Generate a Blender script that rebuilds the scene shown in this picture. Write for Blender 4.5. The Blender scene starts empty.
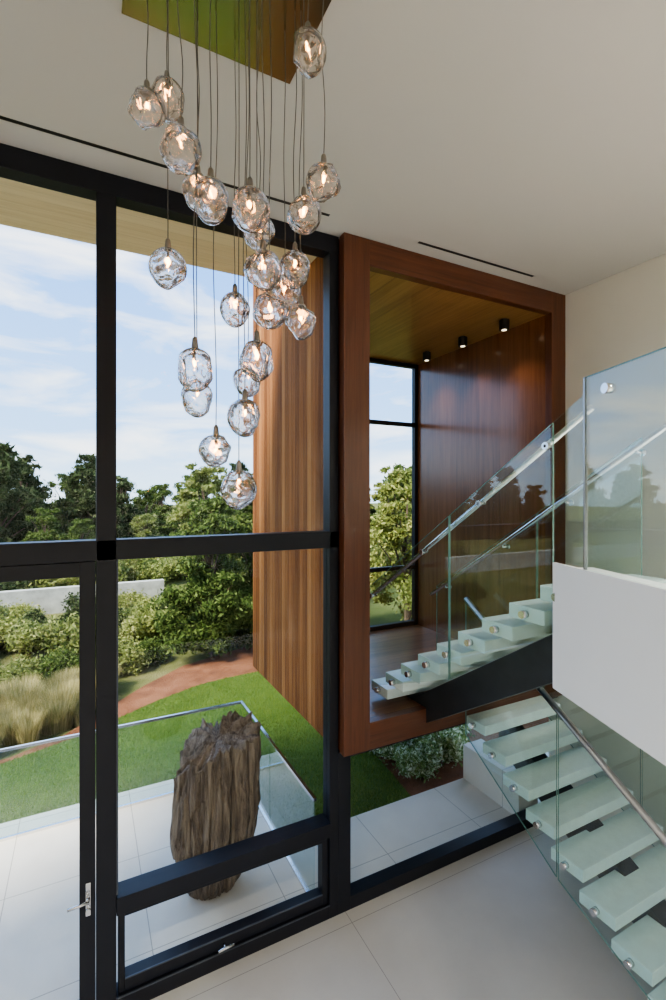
import bpy, math, random
import numpy as np
from mathutils import Vector, Matrix
random.seed(7); rng=np.random.default_rng(11)
S=bpy.context.scene
try: S.view_settings.look='AgX - Medium High Contrast'
except Exception: pass
H=3.884            # camera height above the floor
CZ=6.272           # ceiling height

# ------------------------------------------------------------------ materials
def newmat(name):
    m=bpy.data.materials.new(name); m.use_nodes=True
    nt=m.node_tree; nt.nodes.clear()
    out=nt.nodes.new('ShaderNodeOutputMaterial')
    return m,nt,out
def N(nt,t,**kw):
    n=nt.nodes.new(t)
    for k,v in kw.items(): setattr(n,k,v)
    return n
def math_(nt,op,a,b=None,c=None):
    n=N(nt,'ShaderNodeMath',operation=op)
    for i,v in enumerate((a,b,c)):
        if v is None: continue
        if isinstance(v,(int,float)): n.inputs[i].default_value=v
        else: nt.links.new(v,n.inputs[i])
    return n.outputs[0]
def mixc(nt,f,a,b,mode='MIX'):
    n=N(nt,'ShaderNodeMix',data_type='RGBA',blend_type=mode)
    for s,v in ((n.inputs[0],f),(n.inputs[6],a),(n.inputs[7],b)):
        if isinstance(v,(int,float)): s.default_value=v
        elif isinstance(v,tuple): s.default_value=(*v,1)
        else: nt.links.new(v,s)
    return n.outputs[2]
def objco(nt): return N(nt,'ShaderNodeTexCoord').outputs['Object']
def noise(nt,vec,scale,detail=4,rough=.55,dist=0.0):
    n=N(nt,'ShaderNodeTexNoise'); n.inputs['Scale'].default_value=scale
    n.inputs['Detail'].default_value=detail; n.inputs['Roughness'].default_value=rough
    n.inputs['Distortion'].default_value=dist
    nt.links.new(vec,n.inputs['Vector']); return n.outputs['Fac']
def ramp(nt,fac,stops):
    r=N(nt,'ShaderNodeValToRGB'); e=r.color_ramp.elements
    while len(e)<len(stops): e.new(.5)
    for el,(p,c) in zip(e,stops): el.position=p; el.color=(*c,1)
    nt.links.new(fac,r.inputs[0]); return r.outputs[0]
def bsdf(nt,out,col=None,rough=.5,metal=0,bump=None,bstr=.2,bdist=.01,coat=0,spec=.5,roughsock=None):
    p=N(nt,'ShaderNodeBsdfPrincipled')
    if isinstance(col,tuple): p.inputs['Base Color'].default_value=(*col,1)
    elif col is not None: nt.links.new(col,p.inputs['Base Color'])
    p.inputs['Roughness'].default_value=rough; p.inputs['Metallic'].default_value=metal
    p.inputs['Coat Weight'].default_value=coat; p.inputs['Coat Roughness'].default_value=.15
    p.inputs['Specular IOR Level'].default_value=spec
    if roughsock is not None: nt.links.new(roughsock,p.inputs['Roughness'])
    if bump is not None:
        b=N(nt,'ShaderNodeBump'); b.inputs['Strength'].default_value=bstr; b.inputs['Distance'].default_value=bdist
        nt.links.new(bump,b.inputs['Height']); nt.links.new(b.outputs[0],p.inputs['Normal'])
    nt.links.new(p.outputs[0],out.inputs[0]); return p
def simple(name,col,rough=.5,metal=0,var=.06,vs=6,coat=0,bump=0.0,spec=.5):
    m,nt,out=newmat(name); co=objco(nt); f=noise(nt,co,vs)
    c=ramp(nt,f,[(.3,tuple(v*(1-var) for v in col)),(.7,tuple(min(1,v*(1+var)) for v in col))])
    bsdf(nt,out,c,rough,metal,bump=f if bump else None,bstr=bump,coat=coat,spec=spec); return m
def wood(name,cols,baxis,gaxis,bw,rough=.4,coat=0.0,seam=.5,vary=.5,gs=22,seamw=.03,spec=.5):
    m,nt,out=newmat(name); co=objco(nt)
    sp=N(nt,'ShaderNodeSeparateXYZ'); nt.links.new(co,sp.inputs[0])
    ax=math_(nt,'DIVIDE',sp.outputs[baxis],bw)
    idx=math_(nt,'FLOOR',ax); fr=math_(nt,'FRACT',ax)
    wn=N(nt,'ShaderNodeTexWhiteNoise',noise_dimensions='1D'); nt.links.new(idx,wn.inputs['W'])
    sc=[gs,gs,gs]; sc[gaxis]=gs*.045
    mp=N(nt,'ShaderNodeMapping'); mp.inputs['Scale'].default_value=sc
    nt.links.new(co,mp.inputs[0])
    cb=N(nt,'ShaderNodeCombineXYZ'); nt.links.new(math_(nt,'MULTIPLY',wn.outputs[0],37.0),cb.inputs[gaxis])
    va=N(nt,'ShaderNodeVectorMath',operation='ADD'); nt.links.new(mp.outputs[0],va.inputs[0]); nt.links.new(cb.outputs[0],va.inputs[1])
    g=noise(nt,va.outputs[0],1.0,6,.6,.4); g2=noise(nt,va.outputs[0],4.0,3,.6)
    f=math_(nt,'ADD',math_(nt,'MULTIPLY',g,.7),math_(nt,'MULTIPLY',g2,.3))
    f=math_(nt,'ADD',f,math_(nt,'MULTIPLY',math_(nt,'SUBTRACT',wn.outputs[0],.5),vary))
    c=ramp(nt,f,[(.22,cols[0]),(.5,cols[1]),(.8,cols[2])])
    sm=math_(nt,'LESS_THAN',fr,seamw)
    c=mixc(nt,math_(nt,'MULTIPLY',sm,seam),c,(.01,.006,.004))
    h=math_(nt,'SUBTRACT',math_(nt,'MULTIPLY',f,.15),math_(nt,'MULTIPLY',sm,seam))
    bsdf(nt,out,c,rough,bump=h,bstr=.25,bdist=.004,coat=coat,spec=spec); return m
def tiles(name,c0,c1,wx,wy,ox,oy,jw,jc,rough,ns=1.6,bump=.05):
    m,nt,out=newmat(name); co=objco(nt)
    sp=N(nt,'ShaderNodeSeparateXYZ'); nt.links.new(co,sp.inputs[0])
    fx=math_(nt,'FRACT',math_(nt,'DIVIDE',math_(nt,'SUBTRACT',sp.outputs[0],ox),wx))
    fy=math_(nt,'FRACT',math_(nt,'DIVIDE',math_(nt,'SUBTRACT',sp.outputs[1],oy),wy))
    j=math_(nt,'MAXIMUM',math_(nt,'LESS_THAN',fx,jw/wx),math_(nt,'LESS_THAN',fy,jw/wy))
    f=noise(nt,co,ns,6,.6); f2=noise(nt,co,60,2)
    c=ramp(nt,f,[(.3,c0),(.7,c1)])
    c=mixc(nt,math_(nt,'MULTIPLY',f2,.10),c,(.35,.33,.3))
    c=mixc(nt,math_(nt,'MULTIPLY',j,.75),c,jc)
    bsdf(nt,out,c,rough,bump=math_(nt,'SUBTRACT',math_(nt,'MULTIPLY',f2,.2),j),bstr=bump); return m
def archglass(name,tint,refl=.04,gcol=(1,1,1),power=4.5,rough=0.0):
    m,nt,out=newmat(name)
    t=N(nt,'ShaderNodeBsdfTransparent'); t.inputs[0].default_value=(*tint,1)
    g=N(nt,'ShaderNodeBsdfGlossy'); g.inputs[0].default_value=(*gcol,1); g.inputs['Roughness'].default_value=rough
    lw=N(nt,'ShaderNodeLayerWeight'); lw.inputs[0].default_value=.5
    f=math_(nt,'POWER',lw.outputs['Facing'],power)
    f=math_(nt,'MULTIPLY_ADD',f,.85,refl)
    mx=N(nt,'ShaderNodeMixShader'); nt.links.new(f,mx.inputs[0]); nt.links.new(t.outputs[0],mx.inputs[1]); nt.links.new(g.outputs[0],mx.inputs[2])
    nt.links.new(mx.outputs[0],out.inputs[0]); return m
def leafmat(name,c0,c1,c2,trans=.35):
    m,nt,out=newmat(name)
    g=N(nt,'ShaderNodeNewGeometry'); co=objco(nt)
    f=math_(nt,'ADD',math_(nt,'MULTIPLY',g.outputs['Random Per Island'],.6),math_(nt,'MULTIPLY',noise(nt,co,1.3,3),.4))
    c=ramp(nt,f,[(.15,c0),(.5,c1),(.85,c2)])
    oi=N(nt,'ShaderNodeObjectInfo')
    k=math_(nt,'MULTIPLY_ADD',oi.outputs['Random'],.45,.0)
    c=mixc(nt,k,c,mixc(nt,1.0,c,(1.9,1.65,1.35),'MULTIPLY'))
    d=N(nt,'ShaderNodeBsdfDiffuse'); tr=N(nt,'ShaderNodeBsdfTranslucent')
    nt.links.new(c,d.inputs[0]); nt.links.new(c,tr.inputs[0])
    mx=N(nt,'ShaderNodeMixShader'); mx.inputs[0].default_value=trans
    nt.links.new(d.outputs[0],mx.inputs[1]); nt.links.new(tr.outputs[0],mx.inputs[2]); nt.links.new(mx.outputs[0],out.inputs[0])
    return m
def emis(name,col,st):
    m,nt,out=newmat(name); e=N(nt,'ShaderNodeEmission'); e.inputs[0].default_value=(*col,1); e.inputs[1].default_value=st
    nt.links.new(e.outputs[0],out.inputs[0]); return m

M={}
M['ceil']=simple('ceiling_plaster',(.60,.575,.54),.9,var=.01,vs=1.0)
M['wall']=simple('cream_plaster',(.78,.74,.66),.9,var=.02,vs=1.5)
M['white']=simple('white_plaster',(.90,.89,.865),.85,var=.015,vs=2)
M['floor']=tiles('interior_stone',(.52,.50,.47),(.59,.57,.535),2.6,2.6,2.155,1.2,.006,(.2,.19,.18),.42,ns=1.2,bump=.04)
M['patio']=tiles('patio_stone',(.66,.60,.51),(.76,.71,.62),1.2,1.2,-.69,4.35,.008,(.28,.25,.2),.75,ns=1.0,bump=.1)
M['alu']=simple('charcoal_aluminium',(.009,.010,.016),.42,.0,var=.1,spec=.4)
M['alu2']=simple('grey_aluminium_trim',(.08,.09,.11),.4,.3,var=.1)
M['steel']=simple('stringer_steel',(.035,.04,.046),.4,.4,var=.15)
M['railsteel']=simple('satin_handrail_steel',(.42,.43,.45),.28,1,var=.05)
M['chrome']=simple('brushed_chrome',(.75,.75,.76),.18,1,var=.03)
M['tread']=simple('frosted_glass_tread',(.76,.895,.89),.2,var=.04,vs=14)
M['glass']=archglass('window_glass',(.975,.985,.98),.010)
M['rail']=archglass('railing_glass',(.91,.968,.96),.05,power=4)
M['gedge']=simple('polished_glass_edge',(.16,.30,.28),.15,.0,var=.05)
mc=((.055,.018,.008),(.125,.042,.018),(.185,.068,.030))
M['mah']=wood('mahogany_frame',mc,1,2,5.0,.36,.25,0,.1)
M['mahx']=wood('mahogany_frame_rail',mc,1,0,5.0,.36,.25,0,.1)
M['panel']=wood('mahogany_panel',((.095,.036,.014),(.205,.080,.032),(.30,.13,.055)),1,2,.42,.22,.45,.5,.16,gs=14,seamw=.008)
M['boxceil']=wood('box_ceiling_wood',((.20,.10,.034),(.34,.19,.068),(.43,.26,.105)),0,1,.15,.4,.3,.3,.2,seamw=.02)
M['boxfloor']=wood('box_floor_wood',((.11,.05,.024),(.23,.115,.058),(.32,.165,.085)),1,0,.14,.3,.3,.4,.3)
M['clad']=wood('cedar_cladding',((.14,.050,.016),(.31,.122,.038),(.48,.22,.075)),1,2,.105,.7,0,.75,.46,gs=16,seamw=.05,spec=.08)
M['soffit']=wood('soffit_wood',((.66,.50,.28),(.78,.62,.39),(.86,.71,.48)),1,0,.12,.6,0,.25,.15)
M['black']=simple('black_metal',(.012,.012,.013),.45)
M['mirror']=simple('polished_brass_canopy',(.50,.45,.32),.18,1,var=.02)
def lawnmat():
    m,nt,out=newmat('lawn_grass'); co=objco(nt)
    f=noise(nt,co,1.4,6,.65); f2=noise(nt,co,45,4,.75)
    c=ramp(nt,f,[(.3,(.075,.135,.024)),(.7,(.145,.22,.045))])
    c=mixc(nt,math_(nt,'MULTIPLY',f2,.6),c,(.045,.085,.014))
    bsdf(nt,out,c,.9,bump=f2,bstr=.8,bdist=.03,spec=.1); return m
M['lawn']=lawnmat()
def groundmat(name,a,b,c_,sc=.5):
    m,nt,out=newmat(name); co=objco(nt)
    f=noise(nt,co,sc,7,.65); f2=noise(nt,co,30,4,.7)
    c=ramp(nt,f,[(.32,a),(.5,b),(.68,c_)])
    c=mixc(nt,math_(nt,'MULTIPLY',f2,.5),c,tuple(v*.45 for v in b))
    bsdf(nt,out,c,.95,bump=f2,bstr=.9,bdist=.05,spec=.1); return m
M['field']=groundmat('meadow',(.09,.12,.03),(.17,.18,.06),(.27,.25,.11))
M['mulch']=groundmat('mulch',(.15,.065,.035),(.27,.115,.058),(.37,.175,.095),2)
M['leafD']=leafmat('leaf_pine',(.020,.033,.014),(.052,.076,.031),(.12,.15,.068),.25)
M['leafM']=leafmat('leaf_green',(.030,.055,.015),(.080,.122,.034),(.19,.245,.085))
M['leafY']=leafmat('leaf_yellowgreen',(.085,.115,.03),(.20,.24,.07),(.40,.41,.18))
M['leafW']=leafmat('leaf_flowering',(.09,.16,.05),(.26,.35,.13),(.9,.92,.8))
M['leafT']=leafmat('ornamental_grass_blade',(.16,.18,.06),(.32,.30,.14),(.52,.46,.27))
M['bark']=simple('bark',(.13,.09,.06),.9,var=.4,vs=12,bump=.6)

# ------------------------------------------------------------------ helpers
def link(o): S.collection.objects.link(o); return o
def empty(name,loc=(0,0,0)):
    e=bpy.data.objects.new(name,None); e.location=loc; e.empty_display_size=.2; return link(e)
def par(o,p):
    o.parent=p; o.matrix_parent_inverse=Matrix.Translation(-Vector(p.location)); return o
def meshobj(name,verts,faces,mats,parent=None,smooth=False,midx=None):
    me=bpy.data.meshes.new(name); me.from_pydata(verts,[],faces)
    for m in (mats if isinstance(mats,list) else [mats]): me.materials.append(m)
    if midx is not None: me.polygons.foreach_set('material_index',midx)
    if smooth: me.polygons.foreach_set('use_smooth',[True]*len(me.polygons))
    me.update(); o=link(bpy.data.objects.new(name,me))
    if parent: par(o,parent)
    return o
def boxgeo(b,V,F):
    x0,x1,y0,y1,z0,z1=b; n=len(V)
    V+=[(x0,y0,z0),(x1,y0,z0),(x1,y1,z0),(x0,y1,z0),(x0,y0,z1),(x1,y0,z1),(x1,y1,z1),(x0,y1,z1)]
    F+=[tuple(n+i for i in f) for f in ((0,3,2,1),(4,5,6,7),(0,1,5,4),(1,2,6,5),(2,3,7,6),(3,0,4,7))]
def boxes(name,bl,mat,parent=None,bevel=0):
    V=[];F=[]
    for b in bl: boxgeo(b,V,F)
    o=meshobj(name,V,F,mat,parent)
    if bevel:
        m=o.modifiers.new('bevel','BEVEL'); m.width=bevel; m.segments=2; m.limit_method='ANGLE'
    return o
def prismgeo(poly,z0,z1,V,F):
    n=len(poly); b=len(V)
    V+=[(x,y,z0) for x,y in poly]+[(x,y,z1) for x,y in poly]
    F+=[tuple(b+i for i in range(n-1,-1,-1)),tuple(b+i for i in range(n,2*n))]+[(b+i,b+(i+1)%n,b+n+(i+1)%n,b+n+i) for i in range(n)]
def prism(name,poly,z0,z1,mat,parent=None,bevel=0):
    V=[];F=[]; prismgeo(poly,z0,z1,V,F)
    o=meshobj(name,V,F,mat,parent)
    if bevel:
        m=o.modifiers.new('bevel','BEVEL'); m.width=bevel; m.segments=2; m.limit_method='ANGLE'
    return o
def yzplate(name,poly,x0,x1,mat,parent=None,edge=None):
    """plate in a plane x=const, polygon given as (y,z); optional edge material"""
    n=len(poly); V=[(x0,y,z) for y,z in poly]+[(x1,y,z) for y,z in poly]
    F=[tuple(range(n)),tuple(range(2*n-1,n-1,-1))]+[(i,n+i,n+(i+1)%n,(i+1)%n) for i in range(n)]
    return meshobj(name,V,F,[mat,edge] if edge else mat,parent,midx=[0,0]+[1]*n if edge else None)
def tubegeo(pts,rad,V,F,seg=10,cap=True):
    pts=[Vector(p) for p in pts]; rads=rad if isinstance(rad,(list,tuple)) else [rad]*len(pts)
    n0=len(V)
    for i,p in enumerate(pts):
        d=(pts[min(i+1,len(pts)-1)]-pts[max(i-1,0)]).normalized()
        a=Vector((1,0,0)) if abs(d.z)>.99 else d.cross(Vector((0,0,1))).normalized()
        b=d.cross(a).normalized()
        for k in range(seg):
            t=2*math.pi*k/seg; V.append(tuple(p+(a*math.cos(t)+b*math.sin(t))*rads[i]))
    for i in range(len(pts)-1):
        for k in range(seg):
            q=n0+i*seg; F.append((q+k,q+(k+1)%seg,q+seg+(k+1)%seg,q+seg+k))
    if cap:
        F.append(tuple(n0+k for k in range(seg-1,-1,-1))); q=n0+(len(pts)-1)*seg; F.append(tuple(q+k for k in range(seg)))
def tubes(name,lst,mat,parent=None,seg=10,smooth=True):
    V=[];F=[]
    for pts,r in lst: tubegeo(pts,r,V,F,seg)
    o=meshobj(name,V,F,mat,parent)
    if smooth:
        o.data.polygons.foreach_set('use_smooth',[len(p.vertices)==4 for p in o.data.polygons])
    return o

# ------------------------------------------------------------------ room shell
X0=-4.2
boxes('floor',[(X0,5.3,-5.2,4.07,-.25,0)],M['floor'])
slY0,slY1=3.65,3.69
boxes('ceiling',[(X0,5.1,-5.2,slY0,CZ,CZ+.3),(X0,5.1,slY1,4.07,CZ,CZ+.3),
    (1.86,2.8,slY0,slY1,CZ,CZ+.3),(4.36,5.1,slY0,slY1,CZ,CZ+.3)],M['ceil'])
boxes('trim_1',[(X0,1.86,slY0+.001,slY1-.001,CZ+.003,CZ+.05)],M['black'])
boxes('trim_2',[(2.8,4.36,slY0+.001,slY1-.001,CZ+.003,CZ+.05)],M['black'])
boxes('wall_right',[(5.11,5.35,-5.2,4.07,0,CZ+.3)],M['wall'])
boxes('wall_left',[(X0-.2,X0,-5.2,4.07,0,CZ+.3)],M['wall'])
# unseen back wall; its framed opening is added to let sky light in
boxes('wall_back',[(X0,1.2,-5.2,-5.0,0,CZ),(4.4,5.1,-5.2,-5.0,0,CZ),(1.2,4.4,-5.2,-5.0,2.6,CZ)],M['wall'])
wb=empty('added_sky_opening',(2.8,-5.1,1.3))
boxes('frame',[(1.2,1.3,-5.18,-5.05,0,2.6),(4.3,4.4,-5.18,-5.05,0,2.6),(1.3,4.3,-5.18,-5.05,0,.12),(1.3,4.3,-5.18,-5.05,2.5,2.6),
   (2.75,2.87,-5.18,-5.05,.12,2.5)],M['alu'],wb)
boxes('roof_soffit',[(X0,2.07,4.08,5.12,CZ,CZ+.3)],M['soffit'])

# ------------------------------------------------------------------ main window wall  (plane y = 4)
fy0,fy1=3.93,4.07
w1=empty('window_1',(0,4,3))
H1=(3.40,3.55)
mx0=1.995
fr=[(X0,2.09,fy0,fy1,CZ-.16,CZ),                     # head
    (X0,2.09,fy0,fy1,H1[0],H1[1]),                   # transom
    (.075,.21,fy0,fy1,0,CZ-.16),                     # main mullion
    (mx0,2.085,fy0,fy1,0,CZ-.16),                    # mullion beside wood box
    (2.085,2.215,fy0,fy1,0,1.50),
    (2.215,5.1,fy0,fy1,1.43,1.505),
    (.21,mx0,fy0,fy1,0,.12),(2.215,5.1,fy0,fy1,0,.12),(X0,-1.06,fy0,fy1,0,.12),
    (-1.16,-1.06,fy0,fy1,0,CZ-.16),(-2.7,-2.58,fy0,fy1,0,CZ-.16),(X0,X0+.1,fy0,fy1,0,CZ-.16),
    (.21,mx0,3.90,fy1,.76,.89)]                     # low transom bar
boxes('frame',fr,M['alu'],w1,.004)
boxes('awning_sash',[(.225,.27,3.95,4.05,.13,.75),(1.93,1.985,3.95,4.05,.13,.75),(.27,1.93,3.95,4.05,.13,.23),(.27,1.93,3.95,4.05,.70,.75)],M['alu'],w1,.004)
boxes('glazing_bead',[(.27,1.93,3.945,3.955,.225,.235),(.21,.222,3.925,3.935,.90,3.4),(.21,mx0,3.925,3.935,.118,.128)],M['alu2'],w1)
tubes('awning_handle',[([(1.02,3.93,.19),(1.02,3.88,.19)],.012),([(.96,3.88,.19),(1.09,3.88,.20)],.011)],M['chrome'],w1)
gl=[(X0+.1,.075,3.995,4.005,3.55,CZ-.16),(.21,mx0,3.995,4.005,3.55,CZ-.16),(.21,mx0,3.995,4.005,.89,3.40),
    (.27,1.93,3.995,4.005,.23,.70),(2.215,5.1,3.995,4.005,.12,1.43),(X0+.1,-1.16,3.995,4.005,.12,3.4)]
boxes('glass_panes',gl,M['glass'],w1)
# door
d=empty('door_1',(-.5,4,1.7))
boxes('leaf_frame',[(-.035,.07,3.94,4.06,.01,3.395),(-1.055,-.94,3.94,4.06,.01,3.395),(-.94,-.035,3.94,4.06,3.29,3.395),(-.94,-.035,3.94,4.06,.01,.12)],M['alu'],d,.004)
boxes('leaf_glass',[(-.94,-.035,3.995,4.005,.12,3.29)],M['glass'],d)
boxes('handle_plate',[(.005,.04,3.925,3.94,.82,1.06)],M['chrome'],d,.004)
tubes('handle_lever',[([(.022,3.94,.96),(.022,3.87,.96)],.012),([(.03,3.87,.96),(-.11,3.87,.955)],.011),([(.022,3.94,.87),(.022,3.90,.87)],.016)],M['chrome'],d)

# ------------------------------------------------------------------ wooden bay (projecting box)
bx=empty('wood_bay_box',(3.6,5,3.9))
bf,bb=3.83,6.46
L0,L1,R0,R1=2.09,2.365,4.86,5.10
Z0,Z1,T0,T1=1.505,1.757,6.02,CZ
boxes('front_stile_left',[(L0,L1,bf,bf+.09,Z0,T1-.003)],M['mah'],bx,.003)
boxes('front_stile_right',[(R0,R1,bf,bf+.09,Z0,T1-.003)],M['mah'],bx,.003)
boxes('front_rails',[(L1,R0,bf,bf+.09,T0,T1-.003),(L1,R0,bf,bf+.09,Z0,Z1)],M['mahx'],bx,.003)
boxes('side_left',[(L0+.02,L1,bf+.09,bb,Z0,T1+.35)],M['panel'],bx)
boxes('cladding_left',[(L0-.01,L0+.02,4.075,bb,Z0,T1+1.6)],M['clad'],bx)
boxes('side_right',[(R0,R1,bf+.09,bb,Z0,T1+.3)],M['panel'],bx)
boxes('roof_panel',[(L1,R0,bf+.09,bb,T0,T1+.3)],M['boxceil'],bx)
boxes('base_panel',[(L1,R0,bf+.09,bb,Z0,Z1)],M['boxfloor'],bx)
w2=empty('window_2',(3.6,6.4,3.9))
boxes('frame',[(L1,L1+.06,6.38,6.46,Z1,T0),(R0-.06,R0,6.38,6.46,Z1,T0),(L1,R0,6.38,6.46,Z1,Z1+.07),(L1,R0,6.38,6.46,T0-.06,T0),
   (L1,R0,6.38,6.46,5.0,5.06),(L1,R0,6.38,6.46,2.68,2.74)],M['alu'],w2)
boxes('glass_panes',[(L1+.06,R0-.06,6.415,6.425,Z1+.07,T0-.06)],M['glass'],w2)
lens=emis('spot_lens',(1,.85,.6),3)
for i,y in enumerate((4.24,4.96,5.73)):
    s=empty('ceiling_spotlight',(4.53,y,5.96))
    V=[];F=[]; tubegeo([(4.53,y,T0-.001),(4.53,y,T0-.015)],.035,V,F,24); tubegeo([(4.53,y,T0-.015),(4.53,y,T0-.13)],.06,V,F,24)
    meshobj('can',V,F,M['black'],s)
    V=[];F=[]; tubegeo([(4.53,y,T0-.1305),(4.53,y,T0-.134)],.03,V,F,20); meshobj('lens',V,F,lens,s)
    ld=bpy.data.lights.new('spot_lamp','SPOT'); ld.energy=30; ld.color=(1,.80,.54); ld.spot_size=1.8; ld.spot_blend=1.0; ld.shadow_soft_size=.08
    lo=link(bpy.data.objects.new('lamp',ld)); lo.location=(4.53,y,T0-.15); par(lo,s)

# ------------------------------------------------------------------ staircase
st=empty('staircase',(3.5,3,2))
rise=.1696; run=.265; UY=1.91; TH=.10
V=[];F=[]
ut=[]
for k in range(1,10):
    y0=UY+run*(9-k); z=1.757+rise*k
    ut.append((y0,z)); boxgeo((2.70,3.70,y0+.01,y0+.31,z-TH,z),V,F)
o=meshobj('upper_treads',V,F,M['tread'],st); m=o.modifiers.new('b','BEVEL'); m.width=.005; m.segments=2
sl=rise/run
def uz(y): return 1.757+rise*9-(y-UY)*sl
yzplate('upper_stringer',[(4.24,1.76),(4.38,1.76),(4.06,uz(4.06)-.13),(1.93,uz(1.93)-.11),(1.93,uz(1.93)-.47),(3.83,uz(3.83)-.44),(3.83,1.765)],3.02,3.24,M['steel'],st)
rl=.1757; V=[];F=[]; lt=[]
LX0,LX1=3.54,4.66
for k in range(1,10):
    y0=3.825-run*(10-k); z=rl*k
    lt.append((y0,z)); boxgeo((LX0,LX1,y0,y0+.30 if k<9 else y0+.262,z-TH,z),V,F)
o=meshobj('lower_treads',V,F,M['tread'],st); m=o.modifiers.new('b','BEVEL'); m.width=.005; m.segments=2
sl2=rl/run
def lz(y): return 1.757-(3.825-y)*sl2
yzplate('lower_stringer',[(3.82,lz(3.82)-.28),(3.82,lz(3.82)-.60),(1.70,0.0),(1.30,0.0),(1.30,.06)],4.0,4.2,M['steel'],st)
def rz(y): return H+.64*(2.75-y)
for nm,x in (('balustrade_glass_outer',2.672),('balustrade_glass_inner',3.716)):
    inner=x>3
    segs=[(4.52,3.10),(3.085,2.15 if inner else 2.10)]
    for (ya,yb) in segs:
        yzplate(nm,[(ya,max(uz(ya)-.17,1.80)),(yb,uz(yb)-.17),(yb,rz(yb)+.05),(ya,rz(ya)+.05)],x,x+.013,M['rail'],st,M['gedge'])
    if inner: yzplate(nm,[(1.89,3.285),(1.2,3.285),(1.2,rz(1.2)+.05),(1.89,rz(1.89)+.05)],x,x+.013,M['rail'],st,M['gedge'])
    else: yzplate(nm,[(2.098,3.456),(1.88,3.456),(1.88,rz(1.88)+.05),(2.098,rz(2.098)+.05)],x,x+.013,M['rail'],st)
hr=[]; hx=(2.735,3.665)
for x in hx:
    e=1.87 if x<3 else 1.25
    hr.append(([(x,4.55,rz(4.55)-.03),(x,e,rz(e)-.03)],.021))
for x,g in ((hx[0],2.672),(hx[1],3.729)):
    for y in (4.3,3.45,2.75,2.15):
        go=g-.012 if g<3 else g+.012
        hr.append(([(go,y,rz(y)-.065),(x,y,rz(y)-.065)],.010))
        hr.append(([(go,y,rz(y)-.065),(g+.001 if g<3 else g-.001,y,rz(y)-.065)],.026))
        hr.append(([(x,y,rz(y)-.07),(x,y,rz(y)-.03)],.008))
for (y,z) in ut:
    for g,tx in ((2.652,2.70),(3.748,3.70)):
        hr.append(([(g,y+.16,z-.05),(tx,y+.16,z-.05)],.027))
tubes('handrails_upper',hr,M['chrome'],st,14)
def lrz(y): return lz(y)+1.06
for x,nm in ((LX0-.035,'balustrade_glass_lower'),(LX1+.022,'balustrade_glass_lower')):
    for ya,yb in ((3.80,2.72),(2.705,1.2)):
        yzplate(nm,[(ya,lz(ya)-.34),(yb,max(lz(yb)-.34,.02)),(yb,lrz(yb)),(ya,lrz(ya))],x,x+.013,M['rail'],st,M['gedge'])
x=LX0-.035
tubes('handrail_lower',[([(x+.006,3.80,lrz(3.80)+.01),(x+.006,1.2,lrz(1.2)+.01)],.027)]+
   [([(LX1+.03,3.80,lrz(3.80)+.01),(LX1+.03,1.95,lrz(1.95)+.01)],.022)],M['railsteel'],st,16)
tubes('standoffs_lower',[([(x-.018,y+.15,z-.05),(LX0+.002,y+.15,z-.05)],.027) for y,z in lt],M['chrome'],st,14)
# upper landing (angled edge, raised kerb carrying the glass)
dx,dy=-.346,-.938
P0=(2.66,2.09)
Lg=3.9
def lpo(s,off):
    nx,ny=.938,-.346
    return (P0[0]+dx*s+nx*off,P0[1]+dy*s+ny*off)
V=[];F=[]
prismgeo([P0,lpo(Lg,0),lpo(Lg,.12),lpo(.22,.12),lpo(.22,.028),(2.688,2.09)],2.65,3.452,V,F)
E=lpo(Lg,.12)
prismgeo([lpo(.22,.121),E,(5.105,E[1]),(5.105,1.905),(2.715,1.905)],2.65,3.275,V,F)
meshobj('landing_slab',V,F,M['white'])
lr=empty('landing_balustrade',(2.3,1,4))
for a,b in ((.31,1.75),(1.765,3.2)):
    poly=[lpo(a,.008),lpo(b,.008),lpo(b,.021),lpo(a,.021)]
    prism('glass',poly,3.453,4.56,M['rail'],lr)
prism('top_edge',[lpo(.31,.0078),lpo(3.2,.0078),lpo(3.2,.0212),lpo(.31,.0212)],4.56,4.563,M['gedge'],lr)
poly=[lpo(.297,.006),lpo(.31,.006),lpo(.31,.023),lpo(.297,.023)]
prism('edge_post',poly,3.453,4.563,M['railsteel'],lr)
tb=[]
for s in (.49,1.4,2.2):
    a=lpo(s,-.006); b=lpo(s,.035); tb.append(([(a[0],a[1],4.46),(b[0],b[1],4.46)],.028))
tubes('standoffs',tb,M['chrome'],lr,16)

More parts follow.
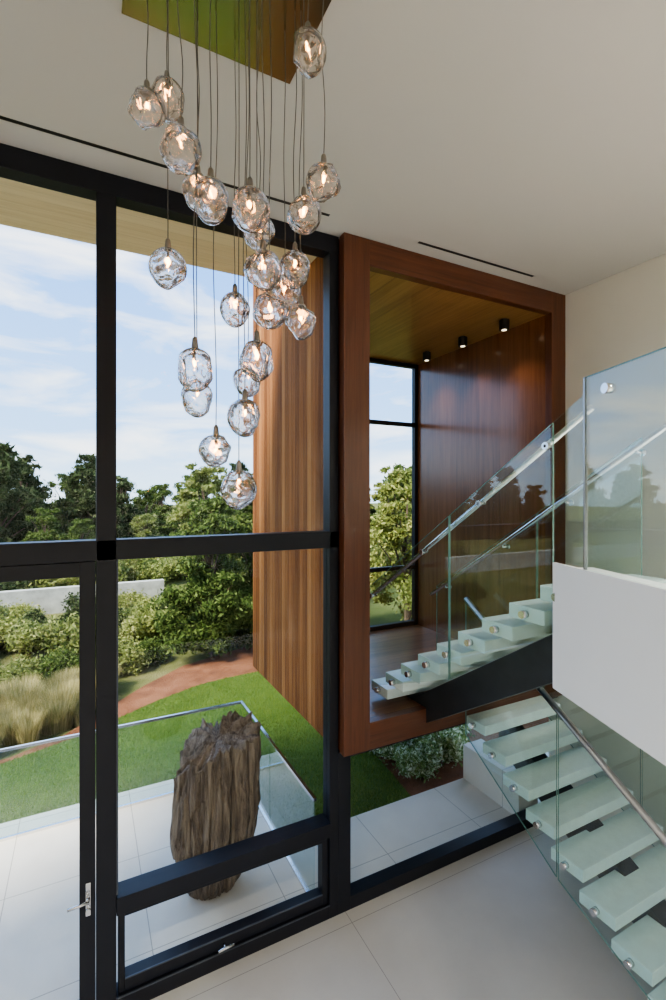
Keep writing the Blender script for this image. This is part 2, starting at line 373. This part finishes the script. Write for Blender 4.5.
# ------------------------------------------------------------------ chandelier
ch=empty('pendant_chandelier',(.6,2.1,CZ))
boxes('canopy',[(.16,1.05,1.66,2.578,CZ-.022,CZ-.001)],M['mirror'],ch,.002)
globes=[(.825,1.826,5.72),(.229,2.133,5.484),(.334,2.304,5.69),(.346,2.016,5.282),(.928,1.885,5.247),(.466,2.011,5.106),
(.58,1.84,5.01),(.891,2.017,5.164),(.323,2.197,4.871),(.675,1.959,4.839),(.913,2.174,4.984),(.694,2.456,4.846),(.736,2.04,4.706),
(.939,2.161,4.729),(.407,2.041,4.404),(.477,2.343,4.343),(.684,2.067,4.483),(.666,2.189,4.244),(.754,2.425,4.482),(.57,2.351,4.099),
(.641,2.202,3.907),(.789,2.351,5.218),(.502,2.442,5.396),(.906,2.29,4.918)]
def blownglass():
    m,nt,out=newmat('blown_glass')
    co=objco(nt); f=noise(nt,co,16,1,.4)
    b=N(nt,'ShaderNodeBump'); b.inputs['Strength'].default_value=1.0; b.inputs['Distance'].default_value=.045; nt.links.new(f,b.inputs['Height'])
    g=N(nt,'ShaderNodeBsdfGlass'); g.inputs['IOR'].default_value=1.52; g.inputs['Roughness'].default_value=0; g.inputs[0].default_value=(1,.975,.955,1)
    nt.links.new(b.outputs[0],g.inputs['Normal'])
    t=N(nt,'ShaderNodeBsdfTransparent'); t.inputs[0].default_value=(.99,.975,.96,1)
    mx=N(nt,'ShaderNodeMixShader'); mx.inputs[0].default_value=.9
    nt.links.new(t.outputs[0],mx.inputs[1]); nt.links.new(g.outputs[0],mx.inputs[2]); nt.links.new(mx.outputs[0],out.inputs[0]); return m
M['blown']=blownglass(); M['bulb']=emis('filament_glow',(1,.45,.14),75)
M['socket']=simple('nickel_socket',(.30,.28,.26),.3,1)
M['cable']=simple('silver_cable',(.13,.12,.11),.5,.3)
cab=[];sock=[];bulbs=[]
for gi,(x,y,z) in enumerate(globes):
    r=random.Random(gi+3); rx=.081*(1+.10*(r.random()-.5)); rzz=.087*(1+.18*(r.random()-.5))
    dents=[(Vector((r.gauss(0,1),r.gauss(0,1),r.gauss(0,.8))).normalized(),r.uniform(.78,.92)) for _ in range(10)]
    nu,nv=40,26; V=[];F=[]
    for j in range(nv+1):
        th=math.pi*(.085+.915*j/nv)
        for i in range(nu):
            ph=2*math.pi*i/nu
            v=Vector((math.sin(th)*math.cos(ph),math.sin(th)*math.sin(ph),math.cos(th)))
            s=1.0
            for dv,h in dents:
                dt=v.dot(dv)
                if dt>h: s=min(s,h/dt-.35*(dt-h))
            s=max(s,.74)
            if j<3: s=1-(1-s)*j/3
            taper=1-.12*max(0,-v.z)
            V.append((x+v.x*rx*s*taper,y+v.y*rx*s*taper,z+v.z*rzz*s))
    for j in range(nv):
        for i in range(nu): F.append((j*nu+i,(j+1)*nu+i,(j+1)*nu+(i+1)%nu,j*nu+(i+1)%nu))
    g=meshobj('globe',V,F,M['blown'],ch,True)
    md=g.modifiers.new('s','SOLIDIFY'); md.thickness=.006; md.offset=-1
    zt=z+rzz*.96
    sock.append(([(x,y,zt+.050),(x,y,zt+.040),(x,y,zt-.008),(x,y,zt-.014)],[.004,.011,.016,.012]))
    sock.append(([(x,y,zt-.012),(x,y,zt-.045)],.007))
    bulbs.append(([(x,y,zt-.045),(x,y,zt-.055),(x,y,zt-.070),(x,y,zt-.080)],[.003,.008,.0075,.002]))
    pts=[]; n=14; ph=r.uniform(0,6.28); am=r.uniform(0,.014)
    for q in range(n+1):
        u=q/n; w=math.sin(u*math.pi)*am
        pts.append((x+w*math.cos(ph+u*7),y+w*math.sin(ph+u*7),zt+.05+(CZ-.02-zt-.05)*u))
    cab.append((pts,.0022))
tubes('cables',cab,M['cable'],ch,6); tubes('sockets',sock,M['socket'],ch,16); tubes('bulbs',bulbs,M['bulb'],ch,10)

# ------------------------------------------------------------------ outside: ground, lawn, patio
meshobj('ground',[(-150,6.9,-.09),(150,6.9,-.09),(150,200,-.09),(-150,200,-.09),(-150,-150,-.09),(150,-150,-.09)],
        [(0,1,2,3),(4,5,1,0)],M['field'])
boxes('patio_floor',[(-6,1.98,4.075,6.85,-.2,0),(1.98,7.5,4.075,5.05,-.2,0)],M['patio'])
lawn=[(-6,6.86),(1.99,6.86),(1.99,5.06),(3.75,5.06),(3.82,5.6),(3.9,6.3),(4.4,8.2),(4.3,9.4),(3.6,10.2),(2.7,10.15),(2.1,10.04),(1.26,9.65),(.54,9.2),(-.07,8.8),(-1.08,8.4),(-2.5,8.0),(-6,7.5)]
prism('lawn',lawn,-.039,-.015,M['lawn'])
prism('mulch_bed',[(-6,7.0),(0,8.0),(1.5,9),(3.5,9.9),(4.1,8.5),(3.6,5.06),(7.5,5.06),(8,12),(4,12.2),(2,11.4),(1.1,10.6),(.4,9.8),(-.3,9.0),(-1,8.6),(-6,7.7)],-.089,-.04,M['mulch'])
def inpoly(px,py,poly):
    c=np.zeros(px.shape,bool); n=len(poly)
    for i in range(n):
        x1,y1=poly[i]; x2,y2=poly[(i+1)%n]
        if y1==y2: continue
        cond=((y1>py)!=(y2>py))&(px<(x2-x1)*(py-y1)/(y2-y1)+x1); c^=cond
    return c
n=130000
gx=rng.uniform(-2.5,4.5,n); gy=rng.uniform(5.06,10.3,n); k=inpoly(gx,gy,lawn); gx=gx[k];gy=gy[k]; n=len(gx)
an=rng.uniform(0,6.28,n); hh=rng.uniform(.02,.05,n); w=.004
lean=rng.normal(0,.012,(n,2))
A=np.stack([gx-np.cos(an)*w,gy-np.sin(an)*w,np.full(n,-.016)],1); B=np.stack([gx+np.cos(an)*w,gy+np.sin(an)*w,np.full(n,-.016)],1)
C=np.stack([gx+lean[:,0],gy+lean[:,1],-.016+hh],1)
V=np.stack([A,B,C],1).reshape(-1,3); F=np.arange(3*n).reshape(-1,3)
M['blade']=leafmat('grass_blade',(.055,.105,.016),(.125,.19,.038),(.23,.30,.075),.3)
meshobj('lawn_grass_blades',V.tolist(),F.tolist(),M['blade'])
boxes('stone_planter_wall',[(4.62,4.95,4.10,5.05,.0,.46)],M['patio'])
pb=empty('patio_glass_balustrade',(0,6.5,.5))
pg=[(-5.9,-3.2),(-3.18,-1.4),(-1.38,.3),(.32,1.92)]
boxes('glass',[(a,b,6.50,6.512,.0,1.0) for a,b in pg]+[(1.92,1.932,5.35,6.50,.0,1.0),(1.92,1.932,4.12,5.33,.0,1.0)],M['rail'],pb)
boxes('cap_rail',[(-5.9,1.94,6.49,6.522,1.0,1.03),(1.91,1.942,4.10,6.49,1.0,1.03)],M['chrome'],pb)
boxes('base_shoe',[(-5.9,1.94,6.49,6.522,0,.03),(1.91,1.942,4.10,6.49,0,.03)],M['chrome'],pb)
boxes('reflection_strip',[(-30,2.6,18.6,18.9,-.1,.75)],simple('reflection_strip_stone',(.42,.41,.35),.9,var=.25,vs=3))  # low pale block standing in for a reflection in the window glass

# ------------------------------------------------------------------ petrified wood sculpture
from mathutils import noise as mn
nu,nv=300,160; V=[];F=[]
hgt=1.50; SX,SY=1.13,4.81
def ridge(v): return 1-abs(mn.noise(v))*2
for j in range(nv+1):
    u=j/nv
    prof=.225+.185*min(1,u/.5)**.8+.015*math.sin(u*5)
    if u<.05: prof*=.92+.08*u/.05
    for i in range(nu):
        ph=2*math.pi*i/nu; cx,cy=math.cos(ph),math.sin(ph)
        flute=abs(mn.noise(Vector((cx*2.4,cy*2.4,u*.5+3))))*.30
        crack=max(0,ridge(Vector((cx*5.5+u*.3,cy*5.5,u*.5+9)))-.68)*.50
        crack2=max(0,ridge(Vector((cx*13,cy*13,u*1.4+4)))-.70)*.18
        f2=mn.fractal(Vector((cx*8,cy*8,u*5)),.8,2,4)*.012
        step=.05*math.floor(2.8*mn.noise(Vector((cx*1.8,cy*1.8,u*1.6+20)))+.5)
        r=prof*(1.09-flute-crack-crack2+step)+f2
        jag=.045*math.floor(3*mn.noise(Vector((cx*3.1,cy*3.1,7)))+.5)/1.5
        top=hgt*(1-.03*(1-cx)+.05*mn.noise(Vector((cx*1.7,cy*1.7,5)))+.05*mn.noise(Vector((cx*8,cy*8,2)))+jag)
        if cx<-.35: top-=.10*min(1,(-.35-cx)/.2)
        if cx<-.8: top-=.08
        V.append((SX+cx*r+.05*u,SY+cy*r*.78,u*top))
base=nv*nu
rings=10
for q in range(1,rings+1):
    s=1-q/rings
    for i in range(nu):
        x,y,z=V[base+i]; px=SX+.05+(x-SX-.05)*s; py=SY+(y-SY)*s
        V.append((px,py,z*s+(1-s)*(hgt-.04)+.06*mn.noise(Vector((px*9,py*9,1)))*(1 if q>1 else .3)))
for j in range(nv+rings):
    for i in range(nu): F.append((j*nu+i,j*nu+(i+1)%nu,(j+1)*nu+(i+1)%nu,(j+1)*nu+i))
F.append(tuple(range(nu-1,-1,-1)))
def petr():
    m,nt,out=newmat('petrified_wood'); co=objco(nt)
    mp=N(nt,'ShaderNodeMapping'); mp.inputs['Scale'].default_value=(11,11,.9); nt.links.new(co,mp.inputs[0])
    f=noise(nt,mp.outputs[0],1.8,8,.7,.6); f2=noise(nt,co,3,6,.6); f3=noise(nt,co,40,4,.7)
    c=ramp(nt,f,[(.34,(.06,.042,.03)),(.45,(.20,.145,.105)),(.55,(.35,.27,.20)),(.72,(.50,.42,.33))])
    c=mixc(nt,math_(nt,'MULTIPLY',f2,.35),c,(.32,.26,.205))
    bsdf(nt,out,c,.8,bump=math_(nt,'ADD',f,math_(nt,'MULTIPLY',f3,.3)),bstr=1.0,bdist=.06,spec=.2); return m
meshobj('petrified_wood_sculpture',V,F,petr(),None,True)

# ------------------------------------------------------------------ vegetation
def leafcloud(blobs,n,size,aspect=1.6,shell=.55,jit=.2):
    blobs=np.array(blobs,float); vol=(blobs[:,3]*blobs[:,4]*blobs[:,5])**.66; p=vol/vol.sum()
    bi=rng.choice(len(blobs),n,p=p); d=rng.normal(size=(n,3)); d/=np.linalg.norm(d,axis=1)[:,None]
    r=(shell+(1-shell)*rng.random(n))[:,None]*(1+jit*rng.normal(size=(n,1)))
    c=blobs[bi,:3]+d*r*blobs[bi,3:6]
    a=rng.normal(size=(n,3)); a/=np.linalg.norm(a,axis=1)[:,None]
    b=np.cross(a,rng.normal(size=(n,3))); b/=np.linalg.norm(b,axis=1)[:,None]
    s=size*(.6+.8*rng.random((n,1)))
    a=a*s*.5*aspect; b=b*s*.5
    V=np.stack([c-a,c-b*.8,c+a,c+b*.8],1).reshape(-1,3); V[:,2]=np.maximum(V[:,2],.01); return V
def plantmesh(name,blobs,n,size,leaf,trunks=(),aspect=1.6,shell=.55,jit=.2):
    LV=leafcloud(blobs,n,size,aspect,shell,jit); V=LV.tolist(); F=np.arange(4*n).reshape(-1,4).tolist(); nl=len(F)
    for pts,r in trunks: tubegeo(pts,r,V,F,7)
    me=bpy.data.meshes.new(name); me.from_pydata(V,[],F); me.materials.append(leaf); me.materials.append(M['bark'])
    me.polygons.foreach_set('material_index',[0]*nl+[1]*(len(F)-nl)); me.update(); return me
def put(name,me,loc,s=1,rot=None,sz=None):
    o=link(bpy.data.objects.new(name,me)); o.location=loc; o.scale=(s,s,sz or s); o.rotation_euler=(0,0,random.uniform(0,6.28) if rot is None else rot); return o
def treeblobs(h,w,nb,flat,seed,z0=.35,top=1.0,conic=.65,bs=(.24,.42)):
    r=random.Random(seed); bl=[]
    for i in range(nb):
        u=r.random(); z=h*(z0+(top-z0)*u); rad=w*(1-conic*u)*r.uniform(.2,1); a=r.uniform(0,6.28); s=w*r.uniform(*bs)*(1.1-.5*u)
        bl.append((rad*math.cos(a),rad*math.sin(a),z-s*flat*.5,s,s,s*flat))
    return bl
def trunks(h,bl,r0,seed):
    r=random.Random(seed); T=[([(0,0,-.1),(r.uniform(-.1,.1)*h*.3,r.uniform(-.1,.1)*h*.3,h*.45),(0,0,h*.85)],[r0,r0*.7,r0*.25])]
    for b in bl[::3]: T.append(([(0,0,b[2]*.55),(b[0]*.6,b[1]*.6,b[2]*.85),(b[0],b[1],b[2])],[r0*.4,r0*.25,r0*.1]))
    return T
pines=[]
for i in range(4):
    bl=treeblobs(6.3,2.4,110,.5,20+i,.10,1.0,.80,(.13,.29)); pines.append(plantmesh('pine_mesh',bl,30000,.10,M['leafD'],trunks(6.3,bl,.13,i),3.0,.2,.3))
dec=[]
for i in range(2):
    bl=treeblobs(5.0,2.1,100,.7,40+i,.12,1,.6,(.12,.28)); dec.append(plantmesh('tree_mesh',bl,24000,.10,M['leafM'] if i==0 else M['leafY'],trunks(5.0,bl,.10,9+i),1.6,.3,.3))
bl=treeblobs(4.0,1.35,110,.75,77,.08,1,.6,(.12,.28)); nearM=plantmesh('near_tree_mesh',bl,48000,.06,M['leafM'],trunks(4,bl,.07,3),1.9,.2,.3)
bl=treeblobs(4.6,1.7,80,.55,78,.25,1,.5,(.10,.24)); nearY=plantmesh('near_light_tree_mesh',bl,26000,.06,M['leafY'],trunks(4.6,bl,.07,5),1.9,.2,.35)
shr=[]
for i,(lm) in enumerate(('leafM','leafY','leafD','leafW')):
    bl=[(random.uniform(-.5,.5),random.uniform(-.5,.5),random.uniform(.12,.55),.26,.26,.24) for _ in range(22)]
    shr.append(plantmesh('shrub_mesh',bl,8000,.05,M[lm],(),1.8,.25,.25))
def clump(nb=900,h=.8):
    V=[];F=[]
    for i in range(nb):
        a=random.uniform(0,6.28); r=random.random()**.5*.26; ln=h*random.uniform(.6,1.1); le=random.uniform(.05,.35); w=.006
        x,y=r*math.cos(a),r*math.sin(a); dx_,dy_=math.cos(a),math.sin(a); k=len(V)
        V+=[(x-dy_*w,y+dx_*w,0),(x+dy_*w,y-dx_*w,0),(x+dx_*le*.4+dy_*w,y+dy_*le*.4-dx_*w,ln*.6),(x+dx_*le*.4-dy_*w,y+dy_*le*.4+dx_*w,ln*.6),(x+dx_*le,y+dy_*le,ln)]
        F+=[(k,k+1,k+2,k+3),(k+3,k+2,k+4)]
    me=bpy.data.meshes.new('grass_clump_mesh'); me.from_pydata(V,[],F); me.materials.append(M['leafT']); me.update(); return me
cl=clump()
G=-.09
put('leafy_tree',nearM,(2.75,11.9,G),.98,.4); put('leafy_tree',nearM,(4.2,12.8,G),1.05,2.0); put('leafy_tree',nearM,(5.8,11.6,G),.95,4.0)
put('light_leafy_tree',nearY,(3.5,15.6,G),1.08,1); put('light_leafy_tree',nearY,(7.0,9.6,G),1.0,2.2); put('light_leafy_tree',nearY,(8.6,11.8,G),1.05,.2)
put('light_leafy_tree',nearY,(6.6,15.0,G),1.1,3)
R=random.Random(5)
for i in range(11):
    x=-5.2+i*.66; y=11.9+.1*x+R.uniform(-.15,.15); put('shrub',shr[0 if i%3 else 1],(x,y,G),R.uniform(.7,.9))
for i in range(36):
    x=-8+i*.33+R.uniform(-.2,.2); put('shrub',shr[R.choice((0,1,1,2,2))],(x,15.2+R.uniform(-1.8,2.0),G),R.uniform(.8,1.3))
for i in range(30):
    x=-14+i*.95+R.uniform(-.3,.3); put('shrub',shr[R.choice((0,2,1,1))],(x,21.5+R.uniform(-.6,3),G),R.uniform(1.3,2.2))
for i in range(80):
    x=R.uniform(-4.2,.45); y=8.75+.42*(x+1)+R.uniform(0.2,2.0); put('ornamental_grass',cl,(x,y,-.085),R.uniform(.45,.8))
for (x,y,s,t) in ((4.15,5.6,.6,3),(4.25,6.1,.7,3),(4.3,6.85,.9,3),(4.5,7.6,1.0,1),(4.95,5.75,.75,3),(5.2,6.7,.9,1),(5.7,7.5,1.0,1)):
    put('shrub',shr[t],(x,y,-.05),s)
for i in range(62):
    px=-33+i*1.25+R.uniform(-.6,.6); y=30+R.uniform(-2,9)+abs(px)*.1
    k=R.random(); me=pines[i%4] if k<.66 else dec[R.choice((0,0,1))]
    put('pine_tree' if k<.66 else 'garden_tree',me,(px,y,G),R.uniform(.74,1.08))
for i in range(16):
    px=-14+i*1.7+R.uniform(-.5,.5); k=i%3; put('garden_tree' if k else 'pine_tree',dec[R.choice((0,1))] if k else pines[i%4],(px,25.8+R.uniform(-.6,1.5),G),R.uniform(.46,.68)*(1 if k else .82))
for i in range(16):
    px=14+i*2.2; put('pine_tree' if i%2 else 'garden_tree',pines[i%3] if i%2 else dec[0],(px,16+R.uniform(0,8),G),R.uniform(.8,1.1))

# ------------------------------------------------------------------ world + lights
w=bpy.data.worlds.new('sky'); S.world=w; w.use_nodes=True; nt=w.node_tree; nt.nodes.clear()
out=N(nt,'ShaderNodeOutputWorld'); bg=N(nt,'ShaderNodeBackground'); nt.links.new(bg.outputs[0],out.inputs[0])
tc=N(nt,'ShaderNodeTexCoord').outputs['Generated']; sp=N(nt,'ShaderNodeSeparateXYZ'); nt.links.new(tc,sp.inputs[0])
c=ramp(nt,sp.outputs[2],[(0.0,(.58,.77,.96)),(.12,(.34,.58,.95)),(.4,(.19,.42,.90)),(1,(.18,.38,.8))])
mp=N(nt,'ShaderNodeMapping'); mp.inputs['Scale'].default_value=(1.5,1.5,5.5); nt.links.new(tc,mp.inputs[0])
f=noise(nt,mp.outputs[0],2.6,8,.58,.5); f=ramp(nt,f,[(.46,(0,0,0)),(.66,(1,1,1))])
c=mixc(nt,math_(nt,'MULTIPLY',f,.75),c,(1.05,1.04,1.02))
nt.links.new(c,bg.inputs[0]); bg.inputs[1].default_value=2.8
sd=bpy.data.lights.new('sun','SUN'); sd.energy=10.5; sd.angle=.25; sd.color=(1,.94,.84)
so=link(bpy.data.objects.new('sun',sd)); so.rotation_euler=Vector((.62,.28,-.73)).to_track_quat('-Z','Y').to_euler()
for i,(x,y) in enumerate(((-2,-.5),(-2,-3),(1,-3),(3.5,-3),(3.6,-.5))):
    e=empty('added_fill_light',(x,y,CZ))  # unseen ceiling spots, added to brighten the interior
    V=[];F=[]; tubegeo([(x,y,CZ-.001),(x,y,CZ-.012)],.06,V,F,24); meshobj('added_fill_ring',V,F,M['white'],e)
    ld=bpy.data.lights.new('added_fill_lamp','SPOT'); ld.energy=560; ld.color=(1,.94,.86); ld.spot_size=2.4; ld.spot_blend=.9; ld.shadow_soft_size=.08
    lo=link(bpy.data.objects.new('lamp',ld)); lo.location=(x,y,CZ-.08); par(lo,e)

# ------------------------------------------------------------------ camera
cd=bpy.data.cameras.new('camera'); cd.sensor_fit='VERTICAL'; cd.sensor_height=36; cd.sensor_width=24; cd.lens=17.316; cd.shift_y=-.005
co=link(bpy.data.objects.new('camera',cd)); co.location=(0,0,H); co.rotation_euler=(math.radians(90),0,math.radians(-27.3))
cd.clip_start=.05; cd.clip_end=500
S.camera=co
